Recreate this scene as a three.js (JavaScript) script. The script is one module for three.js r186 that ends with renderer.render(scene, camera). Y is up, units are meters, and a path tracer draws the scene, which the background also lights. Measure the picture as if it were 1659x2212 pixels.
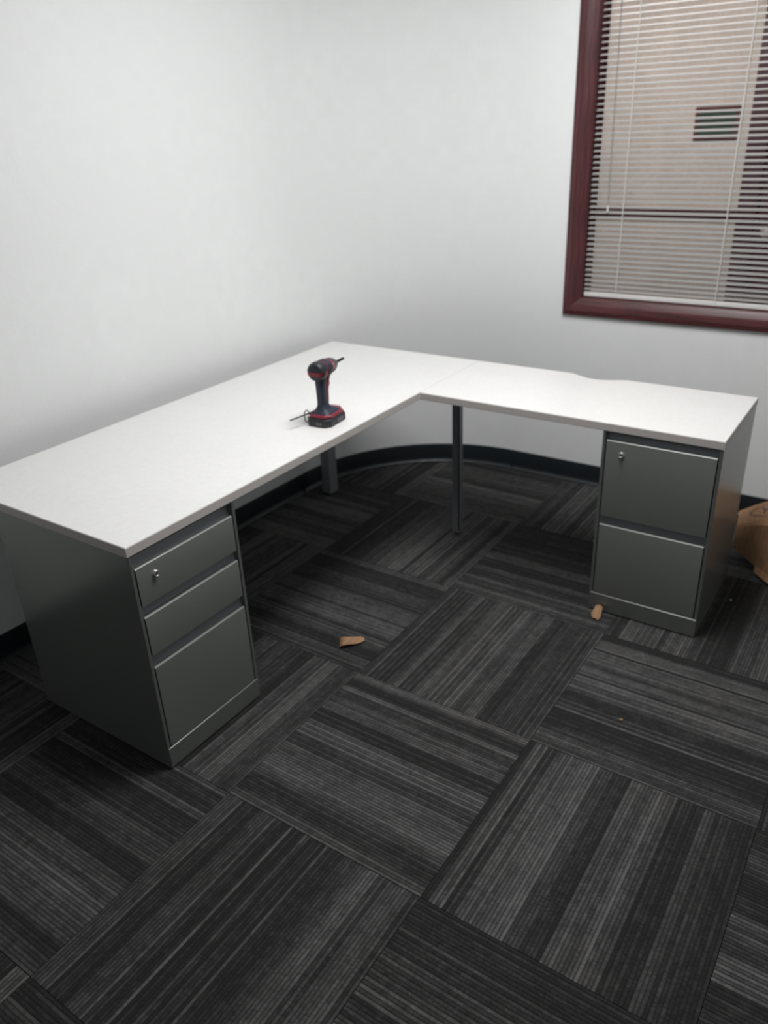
import * as THREE from 'three';
import { RoundedBoxGeometry } from 'three/addons/geometries/RoundedBoxGeometry.js';
import { mergeGeometries, mergeVertices, toCreasedNormals } from 'three/addons/utils/BufferGeometryUtils.js';
import { RectAreaLightUniformsLib } from 'three/addons/lights/RectAreaLightUniformsLib.js';

// ------------------------------------------------------------------ camera, light, exposure
const scene = new THREE.Scene();
scene.background = new THREE.Color(0x000000);
const camera = new THREE.PerspectiveCamera(2 * Math.atan(1106 / 1706) * 180 / Math.PI, 1659 / 2212, 0.05, 30);
camera.position.set(2.3246, 1.6672, 2.955);
camera.rotation.set(-0.4588, 0.61, -0.0451, 'YXZ');
camera.focus = 1.5; camera.userData.fStop = 3.2;
camera.updateMatrixWorld();
scene.add(camera);

const renderer = new THREE.WebGLRenderer({ antialias: true });
renderer.toneMapping = THREE.LinearToneMapping;
renderer.toneMappingExposure = 1.0;
renderer.shadowMap.enabled = true;
RectAreaLightUniformsLib.init();

const CEIL = 2.7;
const LAMP = { x: 1.42, z: 0.92, w: 0.6, d: 1.2, power: 19.9, color: new THREE.Color(1.0, 0.99, 0.985) };
const HALL_LAMP = { x: 0.9, z: -1.12, w: 1.2, d: 0.6, power: 10.5, color: new THREE.Color(1.0, 0.935, 0.905) };
function areaLight({ x, z, w, d, power, color }, y) {
  const l = new THREE.RectAreaLight(color, power, w, d);
  l.position.set(x, y, z); l.rotation.x = -Math.PI / 2; l.castShadow = true;
  scene.add(l);
}
areaLight(LAMP, CEIL - 0.034);
areaLight(HALL_LAMP, CEIL - 0.034);

// ------------------------------------------------------------------ helpers
function rng(seed) { let a = seed >>> 0; return () => { a = (a + 0x6D2B79F5) | 0; let t = Math.imul(a ^ (a >>> 15), 1 | a); t = (t + Math.imul(t ^ (t >>> 7), 61 | t)) ^ t; return ((t ^ (t >>> 14)) >>> 0) / 4294967296; }; }
const hash = (x, y, s) => { let h = Math.imul(x, 374761393) + Math.imul(y, 668265263) + Math.imul(s, 974711); h = Math.imul(h ^ (h >>> 13), 1274126177); return ((h ^ (h >>> 16)) >>> 0) / 4294967296; };
const mod = (a, n) => ((a % n) + n) % n;
const sm = (t) => t * t * (3 - 2 * t);
function vnoise(x, y, px, py, s) {          // tileable value noise, periods px, py cells
  const x0 = Math.floor(x), y0 = Math.floor(y), fx = sm(x - x0), fy = sm(y - y0);
  const h = (i, j) => hash(mod(x0 + i, px), mod(y0 + j, py), s);
  return (h(0, 0) * (1 - fx) + h(1, 0) * fx) * (1 - fy) + (h(0, 1) * (1 - fx) + h(1, 1) * fx) * fy;
}
function tex(w, h, fn, srgb = false, repeat) {
  const d = new Uint8Array(w * h * 4);
  for (let y = 0; y < h; y++) for (let x = 0; x < w; x++) {
    const c = fn(x / w, y / h), k = (y * w + x) * 4;
    d[k] = Math.max(0, Math.min(255, c[0])); d[k + 1] = Math.max(0, Math.min(255, c[1])); d[k + 2] = Math.max(0, Math.min(255, c[2])); d[k + 3] = 255;
  }
  const t = new THREE.DataTexture(d, w, h, THREE.RGBAFormat);
  t.wrapS = t.wrapT = THREE.RepeatWrapping; t.magFilter = THREE.LinearFilter; t.minFilter = THREE.LinearMipmapLinearFilter; t.generateMipmaps = true;
  if (srgb) t.colorSpace = THREE.SRGBColorSpace;
  if (repeat) t.repeat.set(repeat[0], repeat[1]);
  t.needsUpdate = true;
  return t;
}
const used = new Map();
function numbered(name) { const n = used.get(name) ?? 0; used.set(name, n + 1); return n ? `${name}_${String(n).padStart(3, '0')}` : name; }
function mesh(name, geo, mat, parent) {
  const g = Array.isArray(geo) ? join(geo) : geo;
  const m = new THREE.Mesh(g, mat); m.name = numbered(name); m.castShadow = m.receiveShadow = true; parent.add(m);
  return m;
}
function join(list) {
  return mergeGeometries(list.map((g) => { const q = g.index ? g.toNonIndexed() : g; for (const k of Object.keys(q.attributes)) if (!['position', 'normal', 'uv'].includes(k)) q.deleteAttribute(k); if (!q.attributes.uv) q.setAttribute('uv', new THREE.Float32BufferAttribute(new Float32Array(q.attributes.position.count * 2), 2)); return q; }));
}
function thing(name, label, category, pos = [0, 0, 0], ry = 0, group) {
  const o = new THREE.Group(); o.name = numbered(name); o.position.set(...pos); o.rotation.y = ry;
  o.userData = { label, category }; if (group) o.userData.group = group;
  scene.add(o); return o;
}
function structure(name, label) { const o = new THREE.Group(); o.name = name; o.userData = { kind: 'structure', ...(label ? { label } : {}) }; scene.add(o); return o; }
function struct(name, geo, mat, label) { const m = mesh(name, geo, mat, scene); m.userData.kind = 'structure'; if (label) m.userData.label = label; return m; }
function rbox(x0, x1, y0, y1, z0, z1, r = 0.002, seg = 2) {
  const g = new RoundedBoxGeometry(x1 - x0, y1 - y0, z1 - z0, seg, Math.min(r, (x1 - x0) / 2.01, (y1 - y0) / 2.01, (z1 - z0) / 2.01));
  return boxUV(g.translate((x0 + x1) / 2, (y0 + y1) / 2, (z0 + z1) / 2));
}
function boxUV(g) {                          // uv in metres by the dominant normal
  if (g.index) g = g.toNonIndexed();
  const p = g.attributes.position, n = g.attributes.normal, uv = new Float32Array(p.count * 2);
  for (let i = 0; i < p.count; i++) {
    const ax = Math.abs(n.getX(i)), ay = Math.abs(n.getY(i)), az = Math.abs(n.getZ(i));
    const [u, v] = ax > ay && ax > az ? [p.getZ(i), p.getY(i)] : ay > az ? [p.getX(i), p.getZ(i)] : [p.getX(i), p.getY(i)];
    uv[2 * i] = u; uv[2 * i + 1] = v;
  }
  g.setAttribute('uv', new THREE.BufferAttribute(uv, 2));
  return g;
}
function plan(points, y0, y1, bevel = 0, seg = 2) {   // extrude a floor outline [[x, z], ...] from y0 to y1
  const s = new THREE.Shape(points.map(([x, z]) => new THREE.Vector2(x, -z)));
  const g = new THREE.ExtrudeGeometry(s, { depth: y1 - y0 - 2 * bevel, bevelEnabled: bevel > 0, bevelThickness: bevel, bevelSize: bevel, bevelOffset: -bevel, bevelSegments: seg, curveSegments: 12 });
  return g.rotateX(-Math.PI / 2).translate(0, y0 + bevel, 0);
}
function quads(rows, closed = false, flip = false) {   // grid of 3D points -> surface
  const pos = [], idx = [], n = rows[0].length;
  for (const r of rows) for (const p of r) pos.push(...p);
  for (let i = 0; i + 1 < rows.length; i++) for (let j = 0; j < (closed ? n : n - 1); j++) {
    const a = i * n + j, b = i * n + (j + 1) % n, c = a + n, d = b + n;
    if (flip) idx.push(a, c, b, b, c, d); else idx.push(a, b, c, b, d, c);
  }
  const g = new THREE.BufferGeometry(); g.setAttribute('position', new THREE.Float32BufferAttribute(pos, 3)); g.setIndex(idx); g.computeVertexNormals();
  return g;
}
function capped(rows, crease = 0.7) {                       // closed loops lofted and capped at both ends
  const side = quads(rows, true);
  const cap = (r, rev) => { const c = r.reduce((a, p) => [a[0] + p[0] / r.length, a[1] + p[1] / r.length, a[2] + p[2] / r.length], [0, 0, 0]); const pos = []; r.forEach((p, i) => { const q = r[(i + 1) % r.length]; rev ? pos.push(...c, ...q, ...p) : pos.push(...c, ...p, ...q); }); const g = new THREE.BufferGeometry(); g.setAttribute('position', new THREE.Float32BufferAttribute(pos, 3)); g.computeVertexNormals(); return g; };
  return toCreasedNormals(join([side, cap(rows[0], true), cap(rows[rows.length - 1], false)]), crease);
}
const M = (o) => new THREE.MeshStandardMaterial(o);
const P = (o) => new THREE.MeshPhysicalMaterial(o);

// ------------------------------------------------------------------ materials
const orangePeel = tex(512, 512, (u, v) => { const a = vnoise(u * 90, v * 90, 90, 90, 3), b = vnoise(u * 36, v * 36, 36, 36, 4), c = vnoise(u * 220, v * 220, 220, 220, 5); const k = 255 * (0.5 * sm(a) + 0.35 * b + 0.15 * c); return [k, k, k]; }, false, [2, 2]);
const wallTone = tex(256, 256, (u, v) => { const k = 250 + 5 * vnoise(u * 6, v * 6, 6, 6, 8) * vnoise(u * 40, v * 40, 40, 40, 9); return [k, k, k]; }, true, [0.6, 0.6]);
const wallMat = M({ color: new THREE.Color(0.865, 0.882, 0.882), map: wallTone, roughness: 0.62, bumpMap: orangePeel, bumpScale: 0.00035 });
const ceilMat = M({ color: 0xeeeeec, roughness: 0.95, bumpMap: orangePeel, bumpScale: 0.001 });
const paintGrain = tex(256, 256, (u, v) => { const k = 120 + 80 * (vnoise(u * 128, v * 128, 128, 128, 21) - 0.5) + 40 * (vnoise(u * 50, v * 50, 50, 50, 22) - 0.5); return [k, k, k]; }, false, [6, 6]);
const steel = P({ color: new THREE.Color(0.228, 0.242, 0.23), metalness: 0.5, roughness: 0.26, bumpMap: paintGrain, bumpScale: 0.00006 });
const steelFront = steel.clone(); steelFront.roughness = 0.42;
const steelInner = M({ color: new THREE.Color(0.26, 0.28, 0.295), metalness: 0.3, roughness: 0.45 });
const legSteel = P({ color: new THREE.Color(0.27, 0.28, 0.30), metalness: 0.25, roughness: 0.4, bumpMap: paintGrain, bumpScale: 0.00006 });
const chrome = M({ color: new THREE.Color(0.82, 0.8, 0.77), metalness: 1, roughness: 0.38 });
const slot = M({ color: 0x0c0c0c, roughness: 0.7 });
const lamGrain = tex(256, 256, (u, v) => { const k = 249 + 5 * vnoise(u * 90, v * 90, 90, 90, 31) - 2 * vnoise(u * 7, v * 7, 7, 7, 32); return [k, k, k - 1]; }, true, [1.2, 1.2]);
const laminate = P({ color: new THREE.Color(0.81, 0.808, 0.806), map: lamGrain, roughness: 0.38, bumpMap: paintGrain, bumpScale: 0.00004 });
const edgeBand = M({ color: new THREE.Color(0.58, 0.548, 0.525), roughness: 0.5 });
const coveBase = P({ color: new THREE.Color(0.012, 0.016, 0.02), roughness: 0.42 });
const woodMap = tex(512, 512, (u, v) => {
  const warp = 0.6 * vnoise(u * 4, v * 3, 4, 3, 40); const g = vnoise(u * 5 + 0, v * 60 + warp * 6, 5, 60, 41) * 0.55 + vnoise(u * 14, v * 150, 14, 150, 42) * 0.45;
  const k = 0.62 + 0.62 * g; return [84 * k, 41 * k, 44 * k];
}, true, [1.6, 3.2]);
const woodMapV = woodMap.clone(); woodMapV.rotation = Math.PI / 2; woodMapV.needsUpdate = true;
const mahogany = P({ map: woodMap, color: 0xffffff, roughness: 0.42, clearcoat: 0.08, clearcoatRoughness: 0.3 });
const mahoganyV = P({ map: woodMapV, color: 0xffffff, roughness: 0.42, clearcoat: 0.08, clearcoatRoughness: 0.3 });
const hallWood = P({ map: woodMapV, color: new THREE.Color(0.75, 0.95, 1.3), roughness: 0.4 });
const slatMat = P({ color: new THREE.Color(0.41, 0.405, 0.395), roughness: 0.5 });
const railMat = P({ color: new THREE.Color(0.74, 0.74, 0.72), roughness: 0.35 });
const cordMat = M({ color: new THREE.Color(0.75, 0.74, 0.7), roughness: 0.8 });
const wandMat = P({ color: new THREE.Color(0.75, 0.76, 0.76), roughness: 0.1, transmission: 0.85, thickness: 0.004, ior: 1.45 });
const glassMat = P({ color: 0xffffff, roughness: 0.02, transmission: 1, thickness: 0, ior: 1.5 });
const hallTex = tex(256, 256, (u, v) => { const k = 1 + 0.08 * (vnoise(u * 60, v * 60, 60, 60, 51) - 0.5) + 0.06 * (vnoise(u * 9, v * 9, 9, 9, 52) - 0.5); return [204 * k, 195 * k, 187 * k]; }, true, [1.5, 1.5]);
const hallWallMat = M({ map: hallTex, roughness: 0.85, bumpMap: orangePeel, bumpScale: 0.0008 });
const kraft = tex(256, 256, (u, v) => { const k = 1 + 0.16 * (vnoise(u * 90, v * 14, 90, 14, 61) - 0.5) + 0.18 * (vnoise(u * 5, v * 5, 5, 5, 62) - 0.5); return [160 * k, 121 * k, 89 * k]; }, true, [3, 3]);
const cardboard = M({ map: kraft, roughness: 0.82, side: THREE.DoubleSide });
const paleKraft = M({ map: kraft, color: new THREE.Color(0.95, 1.02, 1.05), roughness: 0.85 });

// ------------------------------------------------------------------ the room shell
const XL = -0.095, ZR = -0.585, XMAX = 4.1, ZMAX = 4.9, RC = 0.785, XC = XL + RC, ZC = ZR + RC, TW = 0.115;
const WIN = { x0: 0.985, x1: 2.13, y0: 0.8915, y1: 2.2 };    // rough opening
const SKEW = 0.0245;                         // the left wall runs very slightly out of square with the desk
const skewed = (g) => g.translate(-XL, 0, -ZC).rotateY(-SKEW).translate(XL, 0, ZC);
struct('wall_left', skewed(boxUV(new THREE.BoxGeometry(TW, CEIL, ZMAX - ZC).translate(XL - TW / 2, CEIL / 2, (ZMAX + ZC) / 2))), wallMat, 'white painted left wall behind the long desk');
{
  const pts = [[XC, ZR - TW], [XL - TW, ZR - TW], [XL - TW, ZC]];
  const N = 64;
  for (let i = 0; i <= N; i++) { const a = (Math.PI / 2) * (i / N); pts.push([XC - RC * Math.cos(a), ZC - RC * Math.sin(a)]); }
  const g = plan(pts, 0, CEIL);
  struct('wall_corner', toCreasedNormals(g, 0.5), wallMat, 'white rounded inside corner of the room');
}
{
  const s = new THREE.Shape([[XC, 0], [XMAX + TW, 0], [XMAX + TW, CEIL], [XC, CEIL]].map((p) => new THREE.Vector2(...p)));
  s.holes.push(new THREE.Path([[WIN.x0, WIN.y0], [WIN.x0, WIN.y1], [WIN.x1, WIN.y1], [WIN.x1, WIN.y0]].map((p) => new THREE.Vector2(...p))));
  struct('wall_right', new THREE.ExtrudeGeometry(s, { depth: TW, bevelEnabled: false }).translate(0, 0, ZR - TW), wallMat, 'white painted wall with the blind-covered window');
}
struct('wall_front', boxUV(new THREE.BoxGeometry(XMAX - XL + 0.5, CEIL, TW).translate((XMAX + XL) / 2, CEIL / 2, ZMAX + TW / 2)), wallMat);
struct('wall_side', boxUV(new THREE.BoxGeometry(TW, CEIL, ZMAX - ZR).translate(XMAX + TW / 2, CEIL / 2, (ZMAX + ZR) / 2)), wallMat);
struct('ceiling', boxUV(new THREE.BoxGeometry(XMAX - XL + 0.5, 0.1, ZMAX - ZR + 2 * TW).translate((XMAX + XL) / 2, CEIL + 0.05, (ZMAX + ZR) / 2)), ceilMat);

// baseboard: vinyl cove base swept along the walls
function sweepFlat(profile, path) {            // path: [x, z, nx, nz]; profile: [out, y] loop
  return capped(path.map(([x, z, nx, nz]) => profile.map(([o, y]) => [x + nx * o, y, z + nz * o])));
}
const coveProfile = [[-0.0005, 0.0005], [0.017, 0.0005], [0.0175, 0.0025], [0.012, 0.005], [0.0075, 0.010], [0.005, 0.018], [0.004, 0.03], [0.004, 0.095], [0.003, 0.099], [0.001, 0.1005], [-0.0005, 0.1005]].reverse();
const coveStraight = (x0, z0, x1, z1, nx, nz) => sweepFlat(coveProfile, [[x0, z0, nx, nz], [x1, z1, nx, nz]]);
struct('baseboard_left', skewed(coveStraight(XL, ZMAX - 0.02, XL, ZC, 1, 0)), coveBase, 'black vinyl cove base along the left wall');
struct('baseboard_right', coveStraight(XC, ZR, XMAX, ZR, 0, 1), coveBase, 'black vinyl cove base along the window wall');
struct('baseboard_corner', sweepFlat(coveProfile, Array.from({ length: 65 }, (_, i) => { const a = (Math.PI / 2) * (i / 64), c = Math.cos(a), s = Math.sin(a); return [XC - RC * c, ZC - RC * s, c, s]; })), coveBase, 'black vinyl cove base bent round the rounded corner');
struct('baseboard_front', coveStraight(XMAX, ZMAX, XL - 0.1, ZMAX, 0, -1), coveBase);
struct('baseboard_side', coveStraight(XMAX, ZR, XMAX, ZMAX, -1, 0), coveBase);

// ------------------------------------------------------------------ carpet: loose-laid tiles, quarter-turned
const T = 0.629, TX = 0.9958, TZ = 0.6176, TH = 0.006;
const floor = structure('floor', 'dark grey carpet tiles laid quarter-turned in a chequer of stripe directions');
mesh('subfloor', new THREE.BoxGeometry(XMAX - XL + 0.5, 0.1, ZMAX - ZR + 2 * TW).translate((XMAX + XL) / 2, -TH - 0.05, (ZMAX + ZR) / 2), M({ color: 0x141414, roughness: 1 }), floor);
const RIBS = 64;
const carpetBump = tex(704, 704, (u, v) => { const r = u * RIBS, f = r - Math.floor(r); const loop = vnoise(v * 150 + Math.floor(r) * 7.3, Math.floor(r), 150, 999, 71); const k = 255 * Math.sin(Math.PI * f) ** 0.8 * (0.55 + 0.45 * loop); return [k, k, k]; });
function carpetMaterial(bands, seed) {
  const r = rng(seed), ribs = [];
  const tot = bands.reduce((a, b) => a + b[0], 0);
  for (let i = 0; i < RIBS; i++) {
    let x = (i + 0.5) / RIBS * tot, t = bands[bands.length - 1][1];
    for (const [w, tone] of bands) { if (x < w) { t = tone; break; } x -= w; }
    ribs.push(t + (r() - 0.5) * 2.8 + (i % 2 ? 0.8 : -0.8));
  }
  const map = tex(704, 704, (u, v) => {
    const q = u * RIBS, i = Math.floor(q), f = q - i;
    let t = ribs[i];
    t += 2.0 * (vnoise(v * 5, i * 0.35, 5, 31, seed + 1) - 0.5) + 2.6 * (vnoise(v * 34, i * 0.8, 34, 999, seed + 2) - 0.5) + 1.8 * (vnoise(v * 130, i, 130, 999, seed + 3) - 0.5) + 1.6 * (vnoise(u * 170, v * 170, 170, 170, seed + 5) - 0.5);
    t = Math.max(0, Math.min(9.5, t)) / 9;
    const edge = 0.54 + 0.46 * Math.sin(Math.PI * f) ** 0.55;
    const k = (26 + 68 * t) * edge;
    const warm = 0.5 + 0.5 * vnoise(u * 3, v * 3, 3, 3, seed + 4) - 0.35;
    return [k * (1.0 + 0.02 * warm), k * 0.998, k * (1.005 - 0.02 * warm)];
  }, true);
  return M({ map, roughness: 0.95, bumpMap: carpetBump, bumpScale: 0.0022 });
}
// stripe bands as seen in each tile: [width, tone 0 dark .. 9 light]
const laid = {
  '0,0': [[3, 3], [3, 5], [12, 2], [4, 4], [3, 7], [10, 3], [5, 6], [4, 7], [8, 5], [6, 7], [5, 4], [8, 6], [14, 2], [10, 3], [5, 4]],
  '0,1': [[4, 6], [9, 1], [2, 7], [7, 3], [9, 5], [2, 7], [9, 1], [4, 6], [7, 7], [8, 3], [6, 6], [12, 7], [6, 5], [9, 2], [6, 5]],
  '1,1': [[3, 0], [7, 6], [4, 2], [14, 6], [6, 7], [6, 4], [8, 2], [12, 6], [4, 7], [5, 4], [11, 1], [3, 5], [7, 3], [10, 1]],
  '0,2': [[9, 5], [9, 1], [10, 4], [7, 1], [1.5, 7], [7, 0], [1.5, 6], [9, 1], [1.5, 6], [10, 2], [8, 4], [6, 6], [6, 4], [8, 6], [5, 4]],
  '-1,0': [[7, 5], [13, 1], [9, 4], [8, 2], [14, 6], [2, 1], [14, 6], [3, 1], [9, 5], [10, 1], [8, 4], [3, 2]],
  '1,0': [[7, 0], [8, 6], [3, 1], [12, 6], [3, 3], [8, 6], [2, 2], [10, 7], [4, 5], [8, 1], [6, 3], [2, 6], [12, 0], [6, 3], [10, 5]],
  '-1,-1': [[12, 1], [2, 5], [14, 1], [3, 5], [8, 4], [10, 6], [8, 7], [3, 2], [10, 6], [6, 2], [8, 6], [4, 1], [6, 5]],
  '0,-1': [[10, 1], [8, 2], [12, 1], [14, 2], [6, 5], [3, 6], [10, 1], [4, 5], [9, 2], [3, 7], [8, 2], [5, 6], [4, 3]],
  '0,-2': [[8, 4], [6, 2], [12, 6], [4, 2], [10, 6], [8, 4], [3, 1], [9, 6], [10, 3], [8, 1]],
  '-1,1': [[10, 2], [3, 6], [9, 1], [8, 4], [12, 2], [6, 1], [6, 5], [5, 7], [3, 5], [6, 3]],
  '-1,2': [[3, 6], [10, 2], [5, 5], [14, 1], [2, 7], [8, 4], [9, 1], [12, 5], [10, 6], [8, 5], [6, 2], [7, 4]],
  '1,2': [[12, 1], [14, 3], [10, 5], [8, 2], [12, 5], [6, 3], [9, 6], [12, 2]],
  '2,0': [[12, 2], [3, 6], [8, 3], [5, 6], [10, 2], [12, 5], [6, 1], [9, 4]],
  '1,-1': [[6, 2], [14, 6], [3, 2], [10, 6], [6, 2], [8, 1], [10, 5], [8, 6], [7, 2]],
  '2,1': [[8, 1], [10, 4], [14, 1], [8, 5], [6, 3], [9, 6], [12, 2], [6, 5]],
};
const spareMats = [101, 202, 303, 404].map((s) => { const r = rng(s), b = []; for (let i = 0; i < 16; i++) b.push([1.5 + 12 * r() * r(), Math.floor(8 * r())]); return carpetMaterial(b, s); });
const laidMats = {}; let ms = 1000; for (const k of Object.keys(laid)) laidMats[k] = carpetMaterial(laid[k], ms += 17);
function tileGeo(x0, z0, x1, z1, i, j) {       // chamfered slab, top at y = 0; uv 0..1 across the whole tile
  const c = 0.0013, g0 = 0.0003; x0 += g0; z0 += g0; x1 -= g0; z1 -= g0;
  const ring = (o, y) => [[x0 + o, y, z0 + o], [x0 + o, y, z1 - o], [x1 - o, y, z1 - o], [x1 - o, y, z0 + o]];
  const A = ring(0, -TH), B = ring(0, -c * 0.8), C = ring(c, 0), pos = [];
  const quad = (a, b, d, e) => pos.push(...a, ...b, ...d, ...a, ...d, ...e);
  quad(C[0], C[1], C[2], C[3]);
  for (let k = 0; k < 4; k++) { const n = (k + 1) % 4; quad(A[k], A[n], B[n], B[k]); quad(B[k], B[n], C[n], C[k]); }
  const even = mod(i + j, 2) === 0, uv = [];
  for (let k = 0; k < pos.length; k += 3) { const fx = (pos[k] - TX - i * T) / T, fz = (pos[k + 2] - TZ - j * T) / T; uv.push(...(even ? [fx, fz] : [fz, fx])); }
  const g = new THREE.BufferGeometry(); g.setAttribute('position', new THREE.Float32BufferAttribute(pos, 3)); g.setAttribute('uv', new THREE.Float32BufferAttribute(uv, 2)); g.computeVertexNormals();
  const n = g.attributes.normal; if (n.getY(0) < 0) { for (let k = 0; k < pos.length; k += 9) for (let q = 0; q < 3; q++) { const t = pos[k + 3 + q]; pos[k + 3 + q] = pos[k + 6 + q]; pos[k + 6 + q] = t; } for (let k = 0; k < uv.length; k += 6) for (let q = 0; q < 2; q++) { const t = uv[k + 2 + q]; uv[k + 2 + q] = uv[k + 4 + q]; uv[k + 4 + q] = t; } g.setAttribute('position', new THREE.Float32BufferAttribute(pos, 3)); g.setAttribute('uv', new THREE.Float32BufferAttribute(uv, 2)); g.computeVertexNormals(); }
  return g;
}
for (let j = -2; j <= 7; j++) for (let i = -2; i <= 5; i++) {
  const x0 = Math.max(XL - 0.125, TX + i * T), x1 = Math.min(XMAX, TX + (i + 1) * T), z0 = Math.max(ZR, TZ + j * T), z1 = Math.min(ZMAX, TZ + (j + 1) * T);
  if (x1 - x0 < 0.01 || z1 - z0 < 0.01) continue;
  mesh('carpet_tile', tileGeo(x0, z0, x1, z1, i, j), laidMats[`${i},${j}`] ?? spareMats[mod(i * 3 + j * 5, 4)], floor);
}

// ------------------------------------------------------------------ the window in the right wall
const win = structure('window_1', 'interior window with dark red mahogany casing');
{
  // inner lining of the opening
  const t = 0.02, zf = ZR + 0.0, zb = ZR - TW;
  const ix0 = WIN.x0 + t, ix1 = WIN.x1 - t, iy0 = WIN.y0 + t, iy1 = WIN.y1 - t;
  mesh('jamb', rbox(WIN.x0, ix0, WIN.y0, WIN.y1, zb, zf, 0.0015), mahoganyV, win);
  mesh('jamb', rbox(ix1, WIN.x1, WIN.y0, WIN.y1, zb, zf, 0.0015), mahoganyV, win);
  mesh('sill', rbox(ix0, ix1, WIN.y0, iy0, zb, zf, 0.0015), mahogany, win);
  mesh('head_jamb', rbox(ix0, ix1, iy1, WIN.y1, zb, zf, 0.0015), mahogany, win);
  // mitred casing, profile [outward from the opening, proud of the wall]
  const W = 0.078, prof = [[0, 0], [0, 0.003], [0.003, 0.005], [0.026, 0.0165], [0.031, 0.0185], [0.057, 0.02], [0.061, 0.018], [0.07, 0.0175], [0.075, 0.0165], [W, 0.013], [W, 0]];
  const r = 0.004, cx0 = ix0 - r, cx1 = ix1 + r, cy0 = iy0 - r, cy1 = iy1 + r;
  const at = (sx, sy, o, d, z, s) => [sx < 0 ? cx0 - o : cx1 + o, sy < 0 ? cy0 - o : cy1 + o, z + s * d];
  for (const [z, s] of [[ZR, 1], [zb, -1]])
    for (const [a, b, m] of [[[-1, -1], [-1, 1], mahoganyV], [[1, -1], [1, 1], mahoganyV], [[-1, -1], [1, -1], mahogany], [[-1, 1], [1, 1], mahogany]]) {
      const rows = [a, b].map(([sx, sy]) => prof.map(([o, d]) => at(sx, sy, o, d, z, s)));
      mesh('casing', boxUV(toCreasedNormals(capped(rows), 0.35)), m, win);
    }
  const zg = ZR - 0.075;
  for (const [x0, x1, y0, y1] of [[ix0, ix0 + 0.01, iy0, iy1], [ix1 - 0.01, ix1, iy0, iy1]]) mesh('glazing_bead', rbox(x0, x1, y0, y1, zg - 0.016, zg - 0.004, 0.002), mahoganyV, win);
  for (const [y0, y1] of [[iy0, iy0 + 0.01], [iy1 - 0.01, iy1]]) mesh('glazing_bead', rbox(ix0 + 0.01, ix1 - 0.01, y0, y1, zg - 0.016, zg - 0.004, 0.002), mahogany, win);
  mesh('glass_pane', new THREE.PlaneGeometry(ix1 - ix0, iy1 - iy0).translate((ix0 + ix1) / 2, (iy0 + iy1) / 2, zg), glassMat, win);

  // the mini blind hung inside the opening
  const zB = ZR - 0.03, bx0 = ix0 + 0.003, bx1 = ix1 - 0.003, L = bx1 - bx0, xm = (bx0 + bx1) / 2, yRail = iy0 + 0.0115;
  const blind = thing('window_blind', 'pale horizontal mini blind lowered inside the mahogany window frame', 'blind', [xm, iy0, zB]);
  const yb = (y) => y - iy0;
  const tilt = 0.31, half = 0.0125, bow = 0.0022, th = 0.0005, cs = [];
  const K = 6; for (let k = 0; k <= K; k++) { const t = -1 + 2 * k / K; cs.push([t * half, bow * (1 - t * t) + th]); } for (let k = K; k >= 0; k--) { const t = -1 + 2 * k / K; cs.push([t * half, bow * (1 - t * t)]); }
  const slatRows = [-L / 2, L / 2].map((x) => cs.map(([z, y]) => { const c = Math.cos(tilt), s = Math.sin(tilt); return [x, y * c - z * s, y * s + z * c]; }));
  const slatGeo = toCreasedNormals(capped(slatRows), 0.6);
  const r0 = rng(5), pitch = 0.0222, yTop = iy1 - 0.045;
  let y = yRail + 0.0235, n = 0;
  for (; y < yTop; y += n < 2 ? 0.0195 : pitch, n++) { const s = mesh('slat', slatGeo, slatMat, blind); s.position.set(0, yb(y), 0); s.rotation.x = (r0() - 0.5) * 0.035; s.rotation.z = (r0() - 0.5) * 0.0006; }
  mesh('bottom_rail', rbox(-L / 2, L / 2, yb(yRail - 0.0095), yb(yRail + 0.0095), -0.0125, 0.0125, 0.003, 3), railMat, blind);
  mesh('head_rail', rbox(-L / 2, L / 2, yb(iy1 - 0.03), yb(iy1 - 0.001), -0.014, 0.014, 0.002), railMat, blind);
  for (const x of [1.157, 1.583, 2.0]) {
    const tube = (dz, r) => new THREE.CylinderGeometry(r, r, yb(iy1 - 0.03) - yb(yRail), 6).translate(x - xm, (yb(iy1 - 0.03) + yb(yRail)) / 2, dz);
    mesh('ladder_cord', [tube(0.0135, 0.0019), tube(-0.0135, 0.0008)], cordMat, blind);
  }
  const wand = mesh('tilt_wand', new THREE.CylinderGeometry(0.0028, 0.0028, 0.83, 6).translate(0, -0.415, 0), wandMat, blind);
  wand.position.set(1.083 - xm, yb(2.125), 0.022); wand.rotation.z = 0.012;
  const tip = mesh('tip', new THREE.CapsuleGeometry(0.0042, 0.022, 4, 8).translate(0, -0.835, 0), railMat, wand);
  tip.userData.label = 'pale end cap';
}

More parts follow.
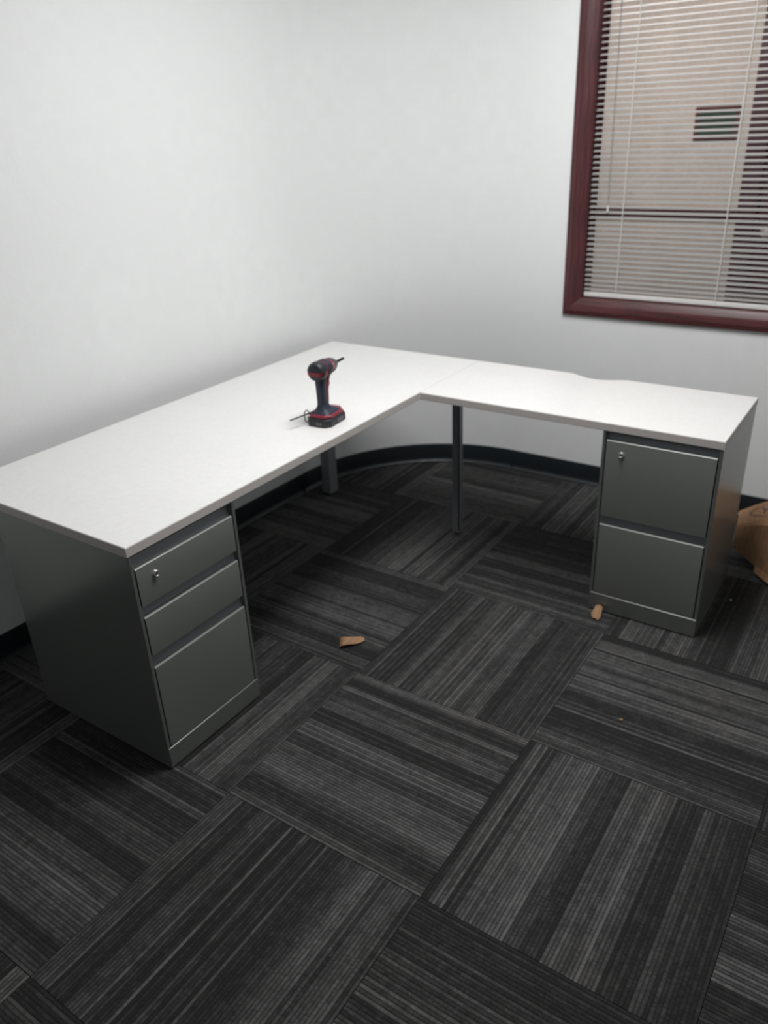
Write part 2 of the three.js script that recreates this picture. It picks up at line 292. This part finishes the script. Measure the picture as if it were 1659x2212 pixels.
// ------------------------------------------------------------------ the hallway beyond the window
{
  const z0 = ZR - TW, zH = -2.4, xa = -1.4, xb = 4.6;
  struct('wall_hall', boxUV(new THREE.BoxGeometry(1.262 - xa, CEIL, 0.12).translate((1.262 + xa) / 2, CEIL / 2, zH - 0.06)), hallWallMat, 'beige hallway wall seen through the blind');
  struct('wall_hall_end', boxUV(new THREE.BoxGeometry(xb - 2.35, CEIL, 0.12).translate((xb + 2.35) / 2, CEIL / 2, zH - 0.06)), hallWallMat);
  struct('wall_hall_over', boxUV(new THREE.BoxGeometry(2.35 - 1.262, CEIL - 2.19, 0.12).translate((2.35 + 1.262) / 2, (CEIL + 2.19) / 2, zH - 0.06)), hallWallMat);
  struct('wall_hall_left', boxUV(new THREE.BoxGeometry(0.12, CEIL, z0 - zH).translate(xa - 0.06, CEIL / 2, (z0 + zH) / 2)), hallWallMat);
  struct('wall_hall_right', boxUV(new THREE.BoxGeometry(0.12, CEIL, z0 - zH).translate(xb + 0.06, CEIL / 2, (z0 + zH) / 2)), hallWallMat);
  struct('wall_hall_back', boxUV(new THREE.BoxGeometry(XL - TW - xa, CEIL, 0.12).translate((XL - TW + xa) / 2, CEIL / 2, z0 + 0.06)), hallWallMat);
  struct('wall_hall_far', boxUV(new THREE.BoxGeometry(xb - XMAX - TW, CEIL, 0.12).translate((xb + XMAX + TW) / 2, CEIL / 2, z0 + 0.06)), hallWallMat);
  struct('hall_floor', boxUV(new THREE.BoxGeometry(xb - xa, 0.1, z0 - zH).translate((xa + xb) / 2, -0.05, (z0 + zH) / 2)), M({ color: 0x2c2a2a, roughness: 0.95, bumpMap: carpetBump, bumpScale: 0.002 }));
  struct('hall_ceiling', boxUV(new THREE.BoxGeometry(xb - xa, 0.1, z0 - zH).translate((xa + xb) / 2, CEIL + 0.05, (z0 + zH) / 2)), ceilMat);
  // chair rail, swept flat along the wall
  const cp = [[0, 1.045], [0.012, 1.045], [0.02, 1.055], [0.02, 1.078], [0.027, 1.086], [0.027, 1.1], [0.018, 1.107], [0, 1.107]];
  struct('trim_1', boxUV(sweepFlat(cp, [[xa, zH, 0, 1], [1.262, zH, 0, 1]])), hallWood, 'dark mahogany chair rail across the hallway wall');
  // mahogany door with casing
  const door = structure('door_1', 'dark mahogany hallway door with a bright lever handle');
  for (const [x0, x1] of [[1.262, 1.372], [2.24, 2.35]]) mesh('door_casing', rbox(x0, x1, 0.001, 2.08, zH - 0.1, zH + 0.02, 0.004), hallWood, door);
  mesh('door_casing', rbox(1.262, 2.35, 2.08, 2.19, zH - 0.1, zH + 0.02, 0.004), hallWood, door);
  mesh('door_leaf', rbox(1.376, 2.236, 0.01, 2.076, zH - 0.06, zH - 0.015, 0.003), hallWood, door);
  const h = mesh('door_handle', [new THREE.CylinderGeometry(0.032, 0.034, 0.012, 24).rotateX(Math.PI / 2).translate(0, 0, 0.006), new THREE.CylinderGeometry(0.011, 0.011, 0.05, 16).rotateX(Math.PI / 2).translate(0, 0, 0.03), new THREE.CapsuleGeometry(0.0095, 0.105, 6, 12).rotateZ(Math.PI / 2).translate(0.05, 0, 0.055)], chrome, door);
  h.position.set(1.437, 0.985, zH - 0.015);
  mesh('strike_plate', rbox(1.3735, 1.3755, 0.93, 1.06, zH - 0.03, zH - 0.008, 0.0005), chrome, door);
  // small framed picture
  const pic = thing('framed_picture', 'small dark green picture in a mahogany frame on the hallway wall', 'picture', [1.0765, 1.58, zH]);
  const fw = 0.123, fh = 0.089, b = 0.022;
  for (const [x0, x1, y0, y1] of [[-fw, fw, fh - b, fh], [-fw, fw, -fh, -fh + b], [-fw, -fw + b, -fh + b, fh - b], [fw - b, fw, -fh + b, fh - b]]) mesh('frame_side', rbox(x0, x1, y0, y1, 0, 0.018, 0.003), mahogany, pic);
  const art = tex(128, 96, (u, v) => { const k = 0.6 + 0.7 * vnoise(u * 7, v * 6, 7, 6, 91); return [34 * k, 52 * k + 8 * v, 46 * k]; }, true);
  mesh('print', new THREE.BoxGeometry(2 * (fw - b), 2 * (fh - b), 0.006).translate(0, 0, 0.006), M({ map: art, roughness: 0.5 }), pic);
}

// ------------------------------------------------------------------ ceiling lights
function troffer({ x, z, w, d, color }, label, glow) {
  const t = thing('ceiling_light', label, 'ceiling light', [x, CEIL, z]);
  const fr = 0.03, y0 = -0.03;
  mesh('frame', [rbox(-w / 2 - fr, w / 2 + fr, y0, 0, -d / 2 - fr, -d / 2, 0.003), rbox(-w / 2 - fr, w / 2 + fr, y0, 0, d / 2, d / 2 + fr, 0.003), rbox(-w / 2 - fr, -w / 2, y0, 0, -d / 2, d / 2, 0.003), rbox(w / 2, w / 2 + fr, y0, 0, -d / 2, d / 2, 0.003)], M({ color: 0xe8e8e4, roughness: 0.5 }), t);
  mesh('diffuser', new THREE.BoxGeometry(w - 0.002, 0.008, d - 0.002).translate(0, -0.022, 0), M({ color: 0xf4f4f0, roughness: 0.6, emissive: color, emissiveIntensity: glow }), t);
}
troffer(LAMP, 'white recessed fluorescent panel in the office ceiling above the desk', 1.5);
troffer(HALL_LAMP, 'white recessed fluorescent panel in the hallway ceiling', 1.2);

// ------------------------------------------------------------------ the desk
const HT = 0.737, TK = 0.0285, D1 = 0.7928, L1 = 1.8987, D2 = 0.4891, X2 = D1 + 1.1072;
function worktop(t, outline) {
  mesh('top_panel', boxUV(plan(outline, HT - TK + 0.0005, HT, 0.0012)), laminate, t);
  // edge band: a strip round the outline, a hair proud of the panel
  const n = outline.length, rows = [];
  const area = outline.reduce((a, p, i) => { const q = outline[(i + 1) % n]; return a + p[0] * q[1] - q[0] * p[1]; }, 0), sgn = area > 0 ? 1 : -1;
  for (let i = 0; i <= n; i++) {
    const a = outline[(i - 1 + n) % n], p = outline[i % n], b = outline[(i + 1) % n];
    const n1 = new THREE.Vector2((p[1] - a[1]) * sgn, -(p[0] - a[0]) * sgn).normalize(), n2 = new THREE.Vector2((b[1] - p[1]) * sgn, -(b[0] - p[0]) * sgn).normalize();
    const m = n1.clone().add(n2).normalize(); m.multiplyScalar(1 / Math.max(0.5, m.dot(n1)));
    rows.push([[-0.001, HT - TK], [0.0012, HT - TK + 0.0004], [0.0016, HT - TK + 0.002], [0.0016, HT - 0.0032], [0.0011, HT - 0.0018], [-0.001, HT - 0.0014]].map(([o, y]) => [p[0] + m.x * o, y, p[1] + m.y * o]));
  }
  const g = toCreasedNormals(quads(rows, true, sgn < 0), 0.22);
  mesh('edge_band', g, edgeBand, t);
}
const main = thing('worktop', 'long white laminate worktop with the power drill standing on it', 'desk top');
worktop(main, [[0.0025, 0.0025], [D1 - 0.0008, 0.0025], [D1 - 0.0008, L1], [0.0025, L1]]);
// square steel leg at the back of the long top
function post(t, wx, wz) {
  mesh('post', rbox(-wx / 2, wx / 2, 0.006, HT - TK - 0.005, -wz / 2, wz / 2, 0.003, 3), legSteel, t);
  mesh('top_plate', rbox(-wx / 2 - 0.02, wx / 2 + 0.02, HT - TK - 0.005, HT - TK, -wz / 2 - 0.02, wz / 2 + 0.02, 0.001), steelInner, t);
  mesh('glide', new THREE.CylinderGeometry(Math.min(wx, wz) * 0.4, Math.min(wx, wz) * 0.46, 0.006, 20).translate(0, 0.003, 0), slot, t);
}
{
  const t = thing('desk_leg', 'broad grey steel leg near the rounded corner, under the back of the long worktop', 'desk leg', [0.029, 0, 0.131]);
  post(t, 0.05, 0.062);
}
const ret = thing('worktop', 'shorter white laminate return top with a shallow cable scoop in its back edge', 'desk top');
{
  const o = [[D1 + 0.0008, 0.0025]];
  for (let k = 0; k <= 24; k++) { const t = k / 24, x = 1.205 + t * 0.225; o.push([x, 0.0025 + 0.04 * (Math.sin(Math.PI * t) ** 1.3)]); }
  o.push([X2, 0.0025], [X2, D2], [D1 + 0.0008, D2]);
  worktop(ret, o);
}
{
  const t = thing('desk_leg', 'slim grey steel post under the seam of the two worktops, beside the open knee space', 'desk leg', [0.794, 0, 0.196]);
  post(t, 0.034, 0.034);
  mesh('channel', rbox(0.0125, 0.0172, 0.02, HT - TK - 0.012, 0.0125, 0.0172, 0.0003), slot, t);
}

// drawer pedestals
function pedestal(label, pos, ry, w, depth, drawers, lockAt) {
  const t = thing('drawer_pedestal', label, 'cabinet', pos, ry);
  const h = HT - TK, hw = w / 2, pt = 0.0105, kick = 0.074;
  // carcass: side panels, back, top, bottom, inner recess plate
  const g = [
    rbox(-hw, -hw + pt, 0.004, h, -depth, 0, 0.0018), rbox(hw - pt, hw, 0.004, h, -depth, 0, 0.0018),
    rbox(-hw + pt, hw - pt, 0.004, h, -depth, -depth + 0.01, 0.001), rbox(-hw + pt, hw - pt, h - 0.008, h, -depth + 0.01, -0.006, 0.001),
  ];
  mesh('carcass', g, steel, t);
  mesh('kick_plate', rbox(-hw + 0.0005, hw - 0.0005, 0.004, kick, -0.03, 0.0015, 0.003, 3), steel, t);
  mesh('inner_panel', rbox(-hw + pt, hw - pt, kick, h - 0.008, -0.05, -0.044, 0.001), steelInner, t);
  drawers.forEach(([, y1], i) => {               // slanted finger recess above each drawer front
    const yt = i ? drawers[i - 1][0] + 0.012 : h - 0.008, q = [[-0.014, y1 - 0.02], [-0.015, y1 - 0.002], [-0.027, yt], [-0.034, yt], [-0.034, y1 - 0.02]];
    mesh('finger_recess', boxUV(capped([-hw + pt, hw - pt].map((x) => q.map(([z, y]) => [x, y, z])))), steelInner, t);
  });
  drawers.forEach(([y0, y1], i) => {
    const H = y1 - y0, gx = 0.0065, dw = 2 * (hw - pt - gx + 0.002);
    // front panel profile with a rolled finger lip along the top
    const pr = [[0, 0], [0, H - 0.006], [-0.0008, H - 0.003], [-0.003, H - 0.0008], [-0.006, H], [-0.010, H - 0.001], [-0.012, H - 0.004], [-0.0125, H - 0.016], [-0.0125, H - 0.03], [-0.0125, 0], [-0.002, 0]].map(([z, y]) => [z - 0.0005, y + y0]);
    const rows = [-dw / 2, dw / 2].map((x) => pr.map(([z, y]) => [x, y, z]));
    const d = mesh('drawer', boxUV(capped(rows, 0.28)), steelFront, t);
    if (i === 0) {
      const k = mesh('lock', [new THREE.CylinderGeometry(0.0085, 0.0095, 0.006, 28).rotateX(Math.PI / 2).translate(0, 0, 0.003), new THREE.TorusGeometry(0.0078, 0.0014, 8, 28).translate(0, 0, 0.006)], chrome, d);
      k.position.set(lockAt[0], lockAt[1], -0.0005); k.userData.label = 'round chrome lock cylinder';
      const s = new THREE.Mesh(new THREE.BoxGeometry(0.0022, 0.008, 0.0012).translate(lockAt[0], lockAt[1], 0.006), slot); s.name = numbered('keyhole'); d.add(s);
    }
  });
  // levelling feet
  for (const [x, z] of [[-hw + 0.03, -0.03], [hw - 0.03, -0.03], [-hw + 0.03, -depth + 0.03], [hw - 0.03, -depth + 0.03]]) mesh('foot', new THREE.CylinderGeometry(0.012, 0.014, 0.0045, 14).translate(x, 0.00225, z), slot, t);
  return t;
}
pedestal('grey steel three-drawer pedestal under the left end of the long worktop', [D1 - 0.001, 0, L1 - 0.193], Math.PI / 2, 0.384, 0.588, [[0.552, 0.666], [0.396, 0.518], [0.0765, 0.356]], [-0.118, 0.627]);
pedestal('grey steel two-drawer pedestal under the right end of the return worktop', [X2 - 0.193, 0, D2 - 0.001], 0, 0.386, 0.484, [[0.394, 0.677], [0.0765, 0.36]], [-0.124, 0.632]);

// ------------------------------------------------------------------ cordless impact driver on the desk
{
  const t = thing('impact_driver', 'red and black cordless impact driver standing upright on its battery', 'power drill', [0.675, HT, 0.915], 0.1);
  const navy = P({ color: new THREE.Color(0.02, 0.027, 0.047), roughness: 0.55, bumpMap: paintGrain, bumpScale: 0.0002 });
  const black = P({ color: new THREE.Color(0.016, 0.018, 0.024), roughness: 0.5 });
  const red = P({ color: new THREE.Color(0.25, 0.014, 0.032), roughness: 0.4 });
  const grey = P({ color: new THREE.Color(0.10, 0.10, 0.11), roughness: 0.42, metalness: 0.5 });
  const iron = M({ color: 0x1a1818, roughness: 0.35, metalness: 0.8 });
  const oct = (hx, zf, zb, c, c2 = c) => [[-hx + c2, zf], [hx - c2, zf], [hx, zf + c2], [hx, zb - c], [hx - c, zb], [-hx + c, zb], [-hx, zb - c], [-hx, zf + c2]];
  // battery: octagonal block, lower shell, side rails, release tabs
  const bat = mesh('battery', [toCreasedNormals(plan(oct(0.0485, -0.068, 0.066, 0.018, 0.024), 0, 0.028, 0.004, 3), 0.6), toCreasedNormals(plan(oct(0.044, -0.06, 0.058, 0.018, 0.02), 0.024, 0.034, 0.002, 2), 0.6)], black, t);
  mesh('release_tab', [rbox(0.0475, 0.0505, 0.008, 0.022, -0.03, 0.012, 0.002, 3)], grey, bat);
  mesh('release_tab', [rbox(-0.0505, -0.0475, 0.008, 0.022, -0.03, 0.012, 0.002, 3)], grey, bat);
  mesh('rear_plate', rbox(-0.004, 0.02, 0.007, 0.018, 0.0655, 0.0675, 0.001), grey, bat);
  // base shoe that slides on to the battery: red rim, dark flared top
  mesh('shoe', toCreasedNormals(plan(oct(0.0465, -0.066, 0.06, 0.02, 0.03), 0.0295, 0.0405, 0.004, 3), 0.6), red, t);
  const flare = [];
  const ell = (y, rx, rz, zc, pw = 2.6) => Array.from({ length: 28 }, (_, k) => { const a = -2 * Math.PI * k / 28, c = Math.cos(a), s = Math.sin(a); return [rx * Math.sign(c) * Math.abs(c) ** (2 / pw), y, zc + rz * Math.sign(s) * Math.abs(s) ** (2 / pw)]; });
  for (const [y, rx, rz, zc, pw] of [[0.036, 0.0405, 0.05, 0.005, 5], [0.0435, 0.0375, 0.047, 0.005, 4.5], [0.049, 0.030, 0.039, 0.008, 3.6], [0.056, 0.023, 0.03, 0.014, 3], [0.066, 0.018, 0.023, 0.018, 2.6], [0.075, 0.0165, 0.021, 0.019, 2.4]]) flare.push(ell(y, rx, rz, zc, pw));
  mesh('base_cover', capped(flare), navy, t);
  // handle
  const hd = [];
  for (const [y, rx, rz, zc] of [[0.07, 0.0158, 0.02, 0.021], [0.09, 0.0152, 0.019, 0.022], [0.115, 0.0152, 0.0195, 0.023], [0.135, 0.0158, 0.0205, 0.023], [0.155, 0.017, 0.023, 0.022], [0.172, 0.019, 0.027, 0.018], [0.182, 0.02, 0.03, 0.014]]) hd.push(ell(y, rx, rz, zc, 2.4));
  mesh('handle', capped(hd), navy, t);
  // red strip down the front of the handle, trigger
  const st = [];
  for (const [y, rx, rz, zc] of [[0.058, 0.012, 0.01, 0.003], [0.085, 0.0145, 0.012, 0.004], [0.11, 0.0147, 0.0125, 0.0035], [0.13, 0.0148, 0.0135, 0.001], [0.15, 0.0155, 0.016, -0.003], [0.172, 0.016, 0.02, -0.01]]) st.push(ell(y, rx, rz, zc, 2.3));
  mesh('front_grip', capped(st), red, t);
  const tr = [];
  for (const [y, rx, rz, zc] of [[0.122, 0.009, 0.008, -0.009], [0.132, 0.0098, 0.012, -0.014], [0.145, 0.01, 0.0105, -0.013], [0.156, 0.01, 0.013, -0.019], [0.166, 0.009, 0.011, -0.022]]) tr.push(ell(y, rx, rz, zc, 2.2));
  mesh('trigger', capped(tr), red, t);
  // head, turned about its own axis (z): rear at +z
  const AX = 0.19;
  const lathe = (pts, a0 = 0, a1 = Math.PI * 2, seg = 40) => new THREE.LatheGeometry(pts.map(([r, z]) => new THREE.Vector2(r * 0.88, z * 0.8 - 0.009)), seg, a0, a1 - a0).rotateX(Math.PI / 2).translate(0, AX, 0);
  const head = mesh('motor_housing', lathe([[0.001, -0.03], [0.0285, -0.03], [0.0315, -0.02], [0.033, 0], [0.034, 0.03], [0.0345, 0.05], [0.001, 0.052]]), red, t);
  head.scale.set(1, 1, 1);
  const cap = mesh('rear_cap', lathe([[0.001, 0.04], [0.036, 0.041], [0.0375, 0.05], [0.0372, 0.066], [0.035, 0.076], [0.03, 0.083], [0.02, 0.087], [0.001, 0.088]]), black, t);
  const capZ = (r) => { const p = [[0, 0.088], [0.02, 0.087], [0.03, 0.083], [0.035, 0.076], [0.0372, 0.066]].map(([a, b]) => [a * 0.88, b * 0.8 - 0.009]); for (let k = 1; k < p.length; k++) if (r <= p[k][0]) return p[k - 1][1] + (p[k][1] - p[k - 1][1]) * (r - p[k - 1][0]) / (p[k][0] - p[k - 1][0]); return p[p.length - 1][1]; };
  const strip = Array.from({ length: 5 }, (_, i) => Array.from({ length: 25 }, (_, k) => { const y = -0.0125 + 0.0033 * i, x = -0.0302 + 0.0604 * k / 24; return [x, AX + y, capZ(Math.hypot(x, y)) + 0.0007]; }));
  mesh('vent_band', quads(strip), red, cap);
  for (const a of [Math.PI / 2 - 0.2, -Math.PI / 2 + 0.2]) mesh('side_vent', lathe([[0.0376, 0.045], [0.0383, 0.05], [0.0381, 0.064]], a - 0.26, a + 0.26, 10), red, cap);
  // dark rubber saddle over the flanks of the housing
  mesh('rubber_overmould', [lathe([[0.0342, -0.008], [0.0352, -0.004], [0.036, 0.012], [0.0362, 0.02], [0.035, 0.024]], -0.5, Math.PI + 0.5, 28), lathe([[0.0342, 0.03], [0.036, 0.032], [0.036, 0.042]], 0.1, Math.PI - 0.1, 24), lathe([[0.0335, -0.03], [0.0348, -0.02], [0.0355, 0.0], [0.0362, 0.04]], Math.PI + 0.6, 2 * Math.PI - 0.6, 20)], navy, head);
  const nose = mesh('nose_cone', lathe([[0.001, -0.028], [0.0295, -0.03], [0.0305, -0.034], [0.029, -0.045], [0.024, -0.062], [0.0165, -0.075], [0.0125, -0.08], [0.0115, -0.09], [0.0075, -0.093], [0.001, -0.093]]), grey, t);
  mesh('side_label', [lathe([[0.0366, -0.024], [0.0374, -0.012], [0.0374, -0.002]], Math.PI / 2 - 0.1, Math.PI / 2 + 0.6, 10)], P({ color: new THREE.Color(0.28, 0.14, 0.135), roughness: 0.35 }), nose);
  mesh('driver_bit', [new THREE.CylinderGeometry(0.0055, 0.0055, 0.035, 6).rotateX(Math.PI / 2).translate(0, AX, -0.098), new THREE.CylinderGeometry(0.0048, 0.005, 0.02, 8).rotateX(Math.PI / 2).translate(0, AX, -0.121)], iron, t);
  // belt clip loop at the rear corner and the thin spare bit held in it
  const loop = new THREE.CatmullRomCurve3([[-0.046, 0.01, 0.046], [-0.053, 0.01, 0.054], [-0.055, 0.026, 0.056], [-0.054, 0.044, 0.056], [-0.049, 0.051, 0.05], [-0.045, 0.044, 0.045], [-0.044, 0.034, 0.042]].map((p) => new THREE.Vector3(...p)));
  mesh('belt_clip', new THREE.TubeGeometry(loop, 40, 0.0018, 8), iron, t);
  const rod = new THREE.LineCurve3(new THREE.Vector3(-0.03, 0.044, 0.04), new THREE.Vector3(-0.068, 0.036, 0.125));
  mesh('spare_bit', new THREE.TubeGeometry(rod, 2, 0.0026, 8), iron, t);
}

// ------------------------------------------------------------------ cardboard on the floor
function sheet(rows, th) {                     // a bent sheet of board with thickness th, from a grid of points on its top
  const n = rows[0].length, top = quads(rows), N = top.attributes.normal; let flip = 0;
  for (let i = 0; i < N.count; i++) flip += N.getY(i);
  const s = flip >= 0 ? 1 : -1;
  const under = rows.map((r, i) => r.map((p, j) => { const k = i * n + j; return [p[0] - s * N.getX(k) * th, p[1] - s * N.getY(k) * th, p[2] - s * N.getZ(k) * th]; }));
  const ringsT = [...rows[0], ...rows.slice(1).map((r) => r[n - 1]), ...rows[rows.length - 1].slice(0, -1).reverse(), ...rows.slice(1, -1).map((r) => r[0]).reverse()];
  const ringsU = [...under[0], ...under.slice(1).map((r) => r[n - 1]), ...under[rows.length - 1].slice(0, -1).reverse(), ...under.slice(1, -1).map((r) => r[0]).reverse()];
  return boxUV(toCreasedNormals(join([quads(rows, false, s < 0), quads(under, false, s > 0), quads([ringsT, ringsU], true, s < 0)]), 0.6));
}
{
  const b = thing('cardboard_box', 'brown cardboard carton with bent flaps on the floor beside the right pedestal', 'box');
  const lerp = (a, c, t) => a.map((v, i) => v + (c[i] - v) * t);
  // left and right rails of the shell: far top edge, fold, bowed front, lower edge
  const Lr = [[1.868, 0.172, -0.25], [1.882, 0.160, -0.155], [1.884, 0.147, -0.138], [1.884, 0.105, -0.130], [1.882, 0.052, -0.150]];
  const Rr = [[2.30, 0.292, -0.37], [2.26, 0.272, -0.02], [2.262, 0.25, 0.03], [2.26, 0.14, 0.10], [2.24, 0.012, 0.16]];
  const bow = (t) => Math.sin(Math.PI * Math.min(1, t * 1.6)) * 0.032;
  const rows = Lr.map((p, i) => Array.from({ length: 17 }, (_, k) => { const t = k / 16, q = lerp(p, Rr[i], t); if (i < 3) q[1] += bow(t); return q; }));
  mesh('side_panel', sheet(rows, 0.004), cardboard, b);
  mesh('end_panel', sheet([[[1.868, 0.168, -0.254], [2.30, 0.288, -0.374]], [[1.88, 0.002, -0.26], [2.30, 0.002, -0.38]]], 0.004), cardboard, b);
  mesh('flap', sheet([[[1.985, 0.045, -0.062], [2.1, 0.035, 0.035], [2.22, 0.024, 0.125]], [[1.985, 0.022, -0.045], [2.1, 0.012, 0.055], [2.22, 0.006, 0.145]]], 0.004), cardboard, b);
  mesh('side_panel', sheet([[[2.30, 0.292, -0.37], [2.26, 0.272, -0.02], [2.25, 0.14, 0.10]], [[2.31, 0.002, -0.375], [2.31, 0.002, -0.05], [2.26, 0.006, 0.12]]], 0.004), cardboard, b);
  // the oval mark printed on the top, following its bow
  const on = (t, w) => { const q = lerp(lerp(Lr[0], Rr[0], t), lerp(Lr[1], Rr[1], t), w); return [q[0] - 0.0004, q[1] + bow(t) + 0.0022, q[2] + 0.0008]; };
  const stroke = (pts, hw) => { const r = pts.map(([t, w], i) => { const a = pts[Math.max(0, i - 1)], c = pts[Math.min(pts.length - 1, i + 1)], dx = (c[0] - a[0]) * 0.42, dy = (c[1] - a[1]) * 0.25, l = Math.hypot(dx, dy) || 1, nx = -dy / l * hw / 0.42, ny = dx / l * hw / 0.25; return [on(t + nx, w + ny), on(t - nx, w - ny)]; }); return quads(r); };
  const oval = Array.from({ length: 41 }, (_, k) => { const a = 2 * Math.PI * k / 40; return [0.27 + 0.165 * Math.cos(a), 0.52 + 0.33 * Math.sin(a)]; });
  const ink = M({ color: new THREE.Color(0.075, 0.055, 0.07), roughness: 0.8, side: THREE.DoubleSide });
  mesh('printed_mark', join([stroke(oval, 0.0022), stroke([[0.205, 0.36], [0.235, 0.55], [0.232, 0.70]], 0.0035), stroke([[0.275, 0.36], [0.235, 0.55]], 0.0035)]), ink, b);
}
{
  const s = thing('cardboard_scrap', 'flat tongue of torn cardboard with a folded end, on the carpet near the three-drawer pedestal', 'scrap', [0.875, 0, 1.12]);
  const c = ([x, y, z]) => [x - 0.875, y, z - 1.12], lerp = (a, b, t) => a.map((v, i) => v + (b[i] - v) * t);
  const A = [0.8436, 0.016, 1.1278], B = [0.8722, 0.016, 1.1693], C = [0.9, 0.008, 1.077], D = [0.922, 0.008, 1.1045];
  const rows = []; for (let k = 0; k <= 12; k++) { const t = k / 12, w = t > 0.72 ? Math.sqrt(1 - 0.86 * ((t - 0.72) / 0.28) ** 2) : 1, a = lerp(A, C, t), b = lerp(B, D, t), m = lerp(a, b, 0.46), wave = 0.0008 * Math.sin(t * 9); rows.push([lerp(m, a, w), lerp(lerp(m, a, w), lerp(m, b, w), 0.5), lerp(m, b, w)].map((p, q) => c([p[0], p[1] + wave + (q === 1 ? 0.0012 : 0), p[2]]))); }
  mesh('tongue', sheet(rows, 0.002), paleKraft, s);
  mesh('folded_end', sheet([[c(A), c(B)], [c([0.8335, 0.011, 1.125]), c([0.864, 0.011, 1.1705])], [c([0.8266, 0.0022, 1.1233]), c([0.8581, 0.0022, 1.1697])]], 0.002), cardboard, s);
}
{
  const r = rng(77), s = thing('cardboard_scrap', 'crumpled tan scrap leaning against the foot of the two-drawer pedestal', 'scrap', [1.566, 0, 0.515]);
  const rows = []; for (let i = 0; i <= 6; i++) { const row = [], t = i / 6, xl = 1.546 - 0.006 * t + (t > 0.7 ? (t - 0.7) * 0.05 : 0), xr = 1.574 + 0.008 * t - (t > 0.8 ? (t - 0.8) * 0.03 : 0); for (let k = 0; k <= 5; k++) { const u = k / 5; row.push([xl + (xr - xl) * u + (r() - 0.5) * 0.003 - 1.566, 0.0265 - 0.022 * t + 0.005 * Math.sin(Math.PI * u) * (1 - t * 0.4) + (r() - 0.5) * 0.0025, 0.4965 + 0.056 * t + 0.004 * (u - 0.5) + (r() - 0.5) * 0.003 - 0.515]); } rows.push(row); }
  mesh('crumpled_sheet', sheet(rows, 0.002), paleKraft, s);
}
function crumb(label, x, z, s, seed, mat) {
  const r = rng(seed), g = mergeVertices(new THREE.IcosahedronGeometry(1, 1).deleteAttribute('normal').deleteAttribute('uv')), p = g.attributes.position;
  for (let i = 0; i < p.count; i++) { const k = 0.75 + 0.5 * r(); p.setXYZ(i, p.getX(i) * k * s, Math.max(-0.6, p.getY(i) * k) * s * 0.62, p.getZ(i) * k * s * 0.85); }
  g.computeVertexNormals(); g.computeBoundingBox(); g.translate(0, -g.boundingBox.min.y, 0);
  const m = mesh('crumb', boxUV(g), mat, scene); m.position.set(x, 0, z); m.userData = { label, category: 'crumb' };
}
crumb('small tan crumb alone on the open carpet in front of the two-drawer pedestal', 1.825, 1.027, 0.006, 5, paleKraft);
crumb('tiny pale crumb on the dark carpet to the right of the two-drawer pedestal', 1.953, 0.175, 0.0055, 9, M({ color: 0xb8b4aa, roughness: 0.9 }));

renderer.render(scene, camera);
